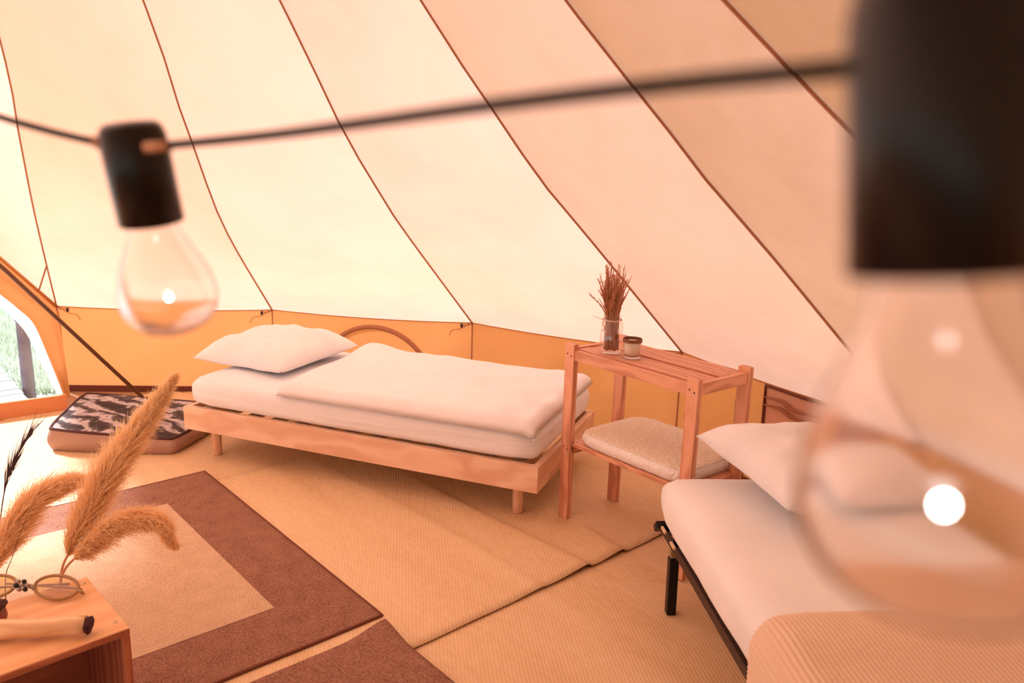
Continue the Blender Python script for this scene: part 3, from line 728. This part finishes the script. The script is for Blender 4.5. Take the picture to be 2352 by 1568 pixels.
m2 = obj('mattress', soft_box(b2L - .01, b2W + .012, M2Z1 - M2Z0, .06, .016, seed=9), M['sheet2'], None, b2p(b2L / 2 - .01, b2W / 2, (M2Z0 + M2Z1) / 2), (0, 0, B2))
tag(m2, 'mattress in an ivory fitted sheet on the black metal bed', 'mattress')
p2 = obj('pillow', pillow_mesh(.58, .74, .27, .16, seed=21), M['pillow'], None, b2p(.20, .53, M2Z1 + .084), (math.radians(-7), math.radians(5), B2 + math.radians(13)))
tag(p2, 'plump white pillow on the metal bed, touching the shelf stand post', 'pillow', 'bed pillows')
# ribbed blanket folded over the lower half
NRB = 92; bx0, bx1, by0, by1 = .985, 1.98, -.035, b2W + .03
def blanket(side):
    def fn(u, v):
        a = u; x = lerp(bx0, bx1, v)
        s = lerp(-.20, b2W + .10, a)                    # across the bed, running down the left side
        corner_r = .05
        x += .05 * smooth((.12 - s) / .3) * (1 - v) + .015 * noise.noise(V((s * 3, v * 2, 4))) * (1 - v)
        th = .030
        ev = min(v / .06, (1 - v) / .04, 1); pf = math.sqrt(max(0, 1 - (1 - ev) ** 2))
        rib = .0022 * math.cos(2 * math.pi * a * NRB) if side > 0 else 0
        lump = .010 * noise.noise(V((s * 3, x * 3, 8))) + .012 * math.exp(-((v - .12) / .1) ** 2)
        if s > .02:
            y, z = s, M2Z1 + .008 + ((th * pf + (rib + lump) * pf) if side > 0 else 0)
        else:
            q = (.02 - s); ang = min(q / .075, HALF); rr = .056 
            y = .02 - (rr + (th * pf + rib if side > 0 else 0)) * math.sin(ang) ; z = M2Z1 + .008 - rr + (rr + (th * pf + rib + lump * (1 - ang / HALF) if side > 0 else 0)) * math.cos(ang) 
            z -= max(0, q - .075 * HALF)
        return V((x, y, z))
    return fn
vs, fs = [], []; nu, nv = NRB * 5, 40
for sd_ in (1, -1):
    o = len(vs); f_ = blanket(sd_)
    for j in range(nv + 1):
        for i in range(nu + 1): vs.append(f_(i / nu, j / nv))
    for j in range(nv):
        for i in range(nu):
            q = (o + j * (nu + 1) + i, o + j * (nu + 1) + i + 1, o + (j + 1) * (nu + 1) + i + 1, o + (j + 1) * (nu + 1) + i); fs.append(q if sd_ < 0 else q[::-1])
n1 = (nu + 1) * (nv + 1)
for j in range(nv):
    for i in (0, nu): a_, b_ = j * (nu + 1) + i, (j + 1) * (nu + 1) + i; fs.append((a_, b_, b_ + n1, a_ + n1))
for i in range(nu):
    for j in (0, nv): a_, b_ = j * (nu + 1) + i, j * (nu + 1) + i + 1; fs.append((a_, b_, b_ + n1, a_ + n1))
bk = obj('blanket', mesh(vs, fs, True), M['knit'], None, H0, (0, 0, B2)); tag(bk, 'sand coloured ribbed knit blanket over the foot half of the metal bed', 'blanket')

# ------------------------------------------------------------------ plywood crate and what is on it
CT = .42
kBR, kFR, kFL = U(212, 1320, CT), U(298, 1440, CT), U(0, 1549, CT)
kx = (kFR - kFL); kx.z = 0; kx.normalize(); ky = V((-kx.y, kx.x, 0)); KD = (kBR - kFR).dot(ky); KW = .52; KT = .022
KR = math.atan2(kx.y, kx.x); K0 = kFR - kx * KW; K0.z = 0
cr = tag(empty('wooden_crate', (K0.x, K0.y, 0), KR), 'open-fronted plywood crate holding glasses and a peeled stick', 'crate')
KB = .055
board('top', (KW, KD, KT), (KW / 2, KD / 2, CT - KT / 2), (0, 0, 0), M['crate'], cr, .003)
board('front_edge', (KW - .002, .002, KT - .006), (KW / 2, -.0006, CT - KT / 2), (0, 0, 0), M['crateedge'], cr, .0005)
for x in (KT / 2, KW - KT / 2):
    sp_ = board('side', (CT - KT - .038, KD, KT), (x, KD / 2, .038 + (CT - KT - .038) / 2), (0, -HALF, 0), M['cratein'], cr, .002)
    board('side_edge', (CT - KT - .040, .002, KT - .007), (x, -.0006, .038 + (CT - KT - .038) / 2), (0, -HALF, 0), M['crateedge'], cr, .0005)
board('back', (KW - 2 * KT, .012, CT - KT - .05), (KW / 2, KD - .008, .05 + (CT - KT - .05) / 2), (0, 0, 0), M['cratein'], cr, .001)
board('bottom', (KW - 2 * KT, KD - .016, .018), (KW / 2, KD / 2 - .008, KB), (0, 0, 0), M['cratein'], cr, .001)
scw = lathe([(0, .0022), (.004, .0022), (.0065, .001), (.007, 0)], 12); scw.materials.append(M['screw'])
for x, y in ((KW - .020, KD - .035), (KW - .020, .050), (.020, KD - .035), (.020, .05)): obj('screw', scw, M['screw'], cr, (x, y, CT))

# glasses
gx = (U(120, 1362, CT + .02) - U(20, 1362, CT + .02)).normalized(); GO = U(57, 1362, CT + .012)
gz = math.atan2(gx.y, gx.x)
gl = tag(empty('eyeglasses', (GO.x, GO.y, CT), gz), 'pair of glasses with oval amber lenses and a flower bridge on the crate', 'glasses')
tl = math.radians(38)
def lens_pts(cx, n=36, a=.062, b=.034, rot=0.0):
    out = []
    for k in range(n):
        q = 2 * math.pi * k / n; x, y = a * math.cos(q), b * math.sin(q)
        x, y = x * math.cos(rot) - y * math.sin(rot), x * math.sin(rot) + y * math.cos(rot)
        out.append(V((cx + x, .0 + (y + b + .006) * math.cos(tl) - .03, .006 + (y + b * 1.15) * math.sin(tl))))
    return out
for s in (-1, 1):
    P = lens_pts(s * .088, rot=-.14 * s); rm = obj('rim', mesh(*tube_data(P, .0045, 8, closed=True), True), M['rim'], gl)
    c_ = sum(P, V()) / len(P)
    vs_ = [c_ + V((0, -.004, .003))] + P; nP = len(P)
    mid = [lerp(c_, p, .7) + V((0, -.003, .0022)) for p in P]; vs_ += mid
    fs_ = [(0, 1 + nP + k, 1 + nP + (k + 1) % nP) for k in range(nP)] + [(1 + nP + k, 1 + k, 1 + (k + 1) % nP, 1 + nP + (k + 1) % nP) for k in range(nP)]
    obj('lens', mesh(vs_, fs_, True), M['lens'], gl)
    tip = P[0] if s > 0 else P[len(P) // 2]
    obj('hinge', mesh(*tube_data([tip, tip + V((s * .012, -.004, -.004)), tip + V((s * .020, -.006, -.010))], [.006, .005, .002], 8), True), M['rim'], gl)
    obj('temple', mesh(*tube_data(catmull([tip + V((s * .004, .004, 0)), tip + V((-s * .02, .03, -.012)), V((-s * .05, .062, .004)), V((-s * .09, .066, .004))], 14), .003, 6), True), M['rim'], gl)
br_ = obj('bridge', mesh(*tube_data(catmull([V((-.03, -.004, .028)), V((0, -.006, .042)), V((.03, -.004, .028))], 10), .004, 8), True), M['silver'], gl)
for k in range(7):
    a = 2 * math.pi * k / 6; c_ = V((0, -.010, .042)) + (V((math.cos(a) * .016, 0, math.sin(a) * .014)) if k < 6 else V())
    bm = bmesh.new(); bmesh.ops.create_icosphere(bm, subdivisions=2, radius=.0075 if k < 6 else .006)
    for v in bm.verts: v.co.y *= .6
    obj('petal', from_bm(bm, True), M['black'] if k % 2 else M['silver'], br_, c_)
# peeled stick
sA, sB = U(-150, 1466, CT + .02), U(198, 1442, CT + .02)
ax = (sB - sA); C = [sA + ax * (k / 16) + V((0, 0, .003 * noise.noise(V((k * .4, 3, 1))) + .0125)) for k in range(17)]
sk = tag(empty('peeled_stick', (sA.x, sA.y, CT), math.atan2(ax.y, ax.x)), 'pale peeled stick with a dark knotted end lying on the crate', 'stick')
inv = sk.matrix_basis.inverted(); bpy.context.view_layer.update(); inv = sk.matrix_basis.inverted()
obj('shaft', mesh(*tube_data([inv @ p for p in C], [.0265 + .0015 * noise.noise(V((k * .5, 1, 9))) - .003 * k / 16 for k in range(17)], 14), True), M['stick'], sk)
e_ = inv @ C[-1]; xe = V((1, 0, 0))
bm = bmesh.new(); bmesh.ops.create_icosphere(bm, subdivisions=3, radius=.0225)
for v in bm.verts: v.co = V((v.co.x * .55, v.co.y, v.co.z)) * (1 + .35 * noise.noise(v.co * 90))
obj('knotted_end', from_bm(bm, True), M['dark'], sk, e_ + xe * .006 + V((0, 0, -.002)))
# pod
pp = U(-8, 1437, CT)
pd = tag(empty('seed_pod', pp), 'small dark brown seed pod with a rough cap on the crate beside the glasses', 'seed pod')
obj('pod_body', lathe([(0, 0), (.012, .001), (.024, .012), (.029, .028), (.026, .044), (.018, .055), (0, .058)], 24), M['pod'], pd)
bm = bmesh.new(); bmesh.ops.create_icosphere(bm, subdivisions=3, radius=.022)
for v in bm.verts: v.co = V((v.co.x, v.co.y, v.co.z * .6)) * (1 + .4 * noise.noise(v.co * 110))
obj('pod_cap', from_bm(bm, True), M['dark'], pd, (.008, 0, .062))

# ------------------------------------------------------------------ pampas grass behind the crate
def plume(name, axis_px, depths, width, n, label, seed, z_base, t_start=.25, mat='plume', droop=0.0, stem_r=.005):
    g = random.Random(seed)
    P = [UD(x, y, d) for (x, y), d in zip(axis_px, depths)]
    base = V((P[0].x, P[0].y, z_base)); base = base + (P[0] - P[1]).normalized() * 0
    d0 = (P[0] - P[1]); d0.z = 0
    foot = V((P[0].x + d0.x * .35, P[0].y + d0.y * .35 + .02, z_base))
    root = tag(empty(name, foot), label, 'pampas grass', 'pampas plumes behind the crate')
    C = catmull([foot] + P, 60); C = [c - foot for c in C]
    m0 = 60 // (len(P))
    obj('stem', mesh(*tube_data(C, [stem_r * (1 - .7 * k / 60) for k in range(61)], 7), True), M['stem'], root)
    vs, fs = [], []
    k0 = int(60 * t_start); last = 60
    for q in range(n):
        s = g.random() ** .9; x = k0 + s * (last - k0); k = min(int(x), 59); p = lerp(C[k], C[k + 1], x - k)
        t_ = (C[k + 1] - C[k]).normalized(); a = t_.orthogonal().normalized(); b = t_.cross(a); an = g.uniform(0, 2 * math.pi)
        rad = a * math.cos(an) + b * math.sin(an)
        env = max(.16, math.sin(math.pi * (.14 + s * .84)) ** .8) * (1 - .25 * s); ln = width * env * g.uniform(.6, 1.15) * 1.5
        ang = g.uniform(.2, .75) * (1 - .55 * s)
        d_ = (t_ * math.cos(ang) + rad * math.sin(ang)); 
        p1 = p + d_ * ln * .5; p2 = p + d_ * ln * .5 + (d_ * .8 + t_ * .25 + V((0, 0, -droop)) + V((g.uniform(-.2, .2), g.uniform(-.2, .2), g.uniform(-.25, .1)))).normalized() * ln * .5
        sdv = d_.cross(V((g.uniform(-1, 1), g.uniform(-1, 1), g.uniform(-1, 1)))).normalized() * g.uniform(.0009, .0018)
        o = len(vs); vs += [p - sdv * .6, p + sdv * .6, p1 + sdv, p1 - sdv, p2]; fs += [(o, o + 1, o + 2, o + 3), (o + 3, o + 2, o + 4)]
        for h in range(6):                                     # fluff hairs along the strand
            c_ = lerp(p, p1, g.random()) if h % 2 else lerp(p1, p2, g.random()); hd = (d_ + V((g.uniform(-1, 1), g.uniform(-1, 1), g.uniform(-1, 1))) * .8).normalized() * g.uniform(.012, .026)
            sv = hd.cross(rad).normalized() * .0007; o = len(vs); vs += [c_ - sv, c_ + sv, c_ + hd]; fs.append((o, o + 1, o + 2))
    tag(obj('plume', mesh(vs, fs), M[mat], root), kind='stuff')
    return root
plume('pampas_grass', [(140, 1322), (175, 1240), (235, 1115), (320, 985), (398, 872)], [2.62, 2.62, 2.60, 2.58, 2.55], .115, 9000, 'tall upright pampas plume rising behind the crate', 3, .034, .30)
plume('pampas_grass', [(-20, 1330), (5, 1262), (60, 1175), (130, 1122), (205, 1100)], [2.62, 2.64, 2.66, 2.68, 2.70], .100, 6500, 'pampas plume with a bent tip left of the tall one', 4, .034, .22, droop=.25)
plume('pampas_grass', [(140, 1330), (195, 1262), (270, 1205), (345, 1195), (398, 1248)], [2.60, 2.58, 2.54, 2.50, 2.46], .085, 5500, 'short pampas plume drooping over the brown rug', 5, .034, .32, droop=.35)
def stem_thing(px, depths, label, r=.0035, bristles=60, seed=1):
    g = random.Random(seed); P = [UD(x, y, d) for (x, y), d in zip(px, depths)]; foot = V((P[0].x, P[0].y, .034)) + V(((P[0] - P[1]).x * .3, (P[0] - P[1]).y * .3, 0))
    root = tag(empty('dark_grass', foot), label, 'dried grass'); C = [c - foot for c in catmull([foot] + P, 50)]
    obj('stem', mesh(*tube_data(C, [r * (1 - .8 * k / 50) for k in range(51)], 6), True), M['darkstem'], root)
    if bristles:
        vs, fs = [], []
        for q in range(bristles):
            k = g.randint(28, 48); t_ = (C[k + 1] - C[k]).normalized(); d_ = (t_ + V((g.uniform(-1, 1), g.uniform(-1, 1), g.uniform(-1, 1))) * .25).normalized() * g.uniform(.05, .14); sv = d_.cross(V((0, 1, 0))).normalized() * .0013
            o = len(vs); vs += [C[k] - sv, C[k] + sv, C[k] + d_ * .5 + sv, C[k] + d_ * .5 - sv, C[k] + d_]; fs += [(o, o + 1, o + 2, o + 3), (o + 3, o + 2, o + 4)]
        tag(obj('seed_head', mesh(vs, fs), M['darkstem'], root), kind='stuff')
stem_thing([(-12, 1340), (-2, 1220), (12, 1120), (35, 1055), (72, 988)], [2.7, 2.72, 2.74, 2.76, 2.8], 'dark wiry grass seed head arching over the pale mat', .0035, 70, 6)
stem_thing([(12, 1342), (28, 1280), (52, 1210), (85, 1138)], [2.55, 2.55, 2.54, 2.53], 'single thin dark stalk in front of the bent pampas plume', .0018, 0, 8)

# ------------------------------------------------------------------ string lights
SK_D = .045
def axis_frame(top, bot):
    z = (top - bot).normalized(); return z
sl = tag(empty('string_lights', UD(335, 400, .547)), 'black cord of string lights with two clear bulbs in dark sockets', 'string lights')
sl_inv = Matrix.Translation(-sl.location)
def socket_bulb(top, dirn, glint_z):
    rotq = (-dirn).to_track_quat('Z', 'Y').to_euler()
    so = obj('socket', lathe([(0, .001), (.017, 0), (.0205, -.003), (.0222, -.009), (.0225, -.016), (.0225, -.0695), (.0215, -.070), (.0195, -.066), (0, -.066)], 40), M['socket'], sl, top - sl.location, rotq)
    prof = [(.0165, -.060), (.0168, -.072), (.0190, -.080), (.0245, -.092), (.0300, -.104), (.0338, -.116), (.0350, -.125), (.0340, -.134), (.0305, -.142), (.0240, -.1485), (.0150, -.1525), (.007, -.1540), (.0001, -.1543)]
    Pz = catmull([V((r, 0, z)) for r, z in prof], 48)
    bu = obj('bulb', lathe([(max(p.x, .0001), p.z) for p in Pz], 48), M['bulb'], sl, top - sl.location, rotq)
    bm = bmesh.new(); bmesh.ops.create_icosphere(bm, subdivisions=2, radius=.0021)
    obj('glint', from_bm(bm, True), M['led'], bu, (0, 0, glint_z))  # small glowing bead drawn as the highlight in the bulb
    return so
DS, DB = .547, .179
tS = UD(297, 282, DS); bS = UD(348, 506, DS + .026)
dS = (bS - tS).normalized(); soS = socket_bulb(tS, dS, -.1275)
tB = UD(2186, -84, DB); bB = UD(2176, 626, DB + .010); dB = (bB - tB).normalized(); socket_bulb(tB, dB, -.1275)
def cord(px, ds): 
    C = catmull([UD(x, y, d) for (x, y), d in zip(px, ds)], 40); obj('cord', mesh(*tube_data([c - sl.location for c in C], .0027, 10), True), M['cord'], sl)
cord([(360, 336), (640, 308), (1100, 246), (1500, 198), (1960, 155)], [.525, .42, .30, .243, .198])
cord([(-160, 208), (-20, 262), (110, 300), (235, 330)], [.66, .61, .575, .545])
cord([(2400, 130), (2600, 100), (2900, 20)], [.185, .16, .14])
# short strain-relief stub where the cord enters the small socket
a_, b_ = UD(338, 338, .524), UD(392, 334, .512)
obj('cord_gland', mesh(*tube_data([a_ - sl.location, b_ - sl.location], [.0040, .0032], 12), True), M['gland'], sl)
a_, b_ = UD(236, 330, .545), UD(205, 322, .556)
obj('cord_gland', mesh(*tube_data([a_ - sl.location, b_ - sl.location], [.0046, .0030], 12), True), M['gland'], sl)

# ------------------------------------------------------------------ outside the doorway
gv = [(-40, -30, -.16), (40, -30, -.16), (40, 40, -.16), (-40, 40, -.16)]
# the meadow is a sheet around the tent (open under it)
ground = obj('ground', mesh(gv, [(0, 1, 2, 3)]), M['ground']); tag(ground, 'pale sunlit meadow outside the tent doorway', kind='structure')
dk = tag(empty('deck'), 'weathered wooden deck outside the doorway', kind='structure')
dp = V((.735, .678, 0)); dq = V((.678, -.735, 0)); dO = V((-3.47, 5.44, 0)); dang = math.atan2(dp.y, dp.x)
pw = .135
for k in range(-9, 9):
    L_ = 3.2; off = rnd.uniform(-.01, .01)
    # stop planks at the doorway
    c = dO + dq * (k * pw) - dp * (L_ / 2 + .02 + off)
    if k > 2: c = c - dp * ((k - 2) * pw * 1.05)
    board('plank', (L_, pw - .009, .03), (c.x, c.y, -.055 + rnd.uniform(-.002, .002)), (0, 0, dang), M['deckw'], dk, .004)
pb = U(66, 890, -.04)
po = tag(empty('deck_post', (pb.x, pb.y, -.16)), 'grey weathered log post at the edge of the deck', 'post')
bpy.context.view_layer.update()
ptop = UP(46, 706, pb, V((0, 1, 0))); 
C = [lerp(V((0, 0, 0)), V((ptop.x - pb.x, 0, ptop.z + .16)), k / 10) + V((.004 * noise.noise(V((k, 2, 1))), 0, 0)) for k in range(11)]
obj('log', mesh(*tube_data(C, [.045 - .007 * k / 10 for k in range(11)], 14), True), M['log'], po)
tz = C[9]; ringp = [tz + V((.042 * math.cos(a), .042 * math.sin(a), -.01 + .012 * math.cos(a))) for a in [2 * math.pi * k / 20 for k in range(20)]]
obj('violet_cord', mesh(*tube_data(ringp, .005, 6, closed=True), True), M['purple'], po)
g = random.Random(5); vs, fs = [], []
for q in range(16000):
    px_, py_ = g.uniform(-120, 190), g.uniform(600, 905); p = U(px_, py_, -.16)
    rel = p - dO; 
    if rel.dot(dp) < .06: continue
    h = g.uniform(.04, .12); a = g.uniform(0, 6.28); s = V((math.cos(a), math.sin(a), 0)) * g.uniform(.003, .006) * (1 + p.length * .04)
    tp = p + V((g.uniform(-.05, .05), g.uniform(-.05, .05), h)); o = len(vs); vs += [p - s, p + s, tp]; fs.append((o, o + 1, o + 2))
gr_ = obj('grass', mesh(vs, fs), M['blade']); tag(gr_, 'short pale meadow grass beyond the deck post', 'grass', kind='stuff')
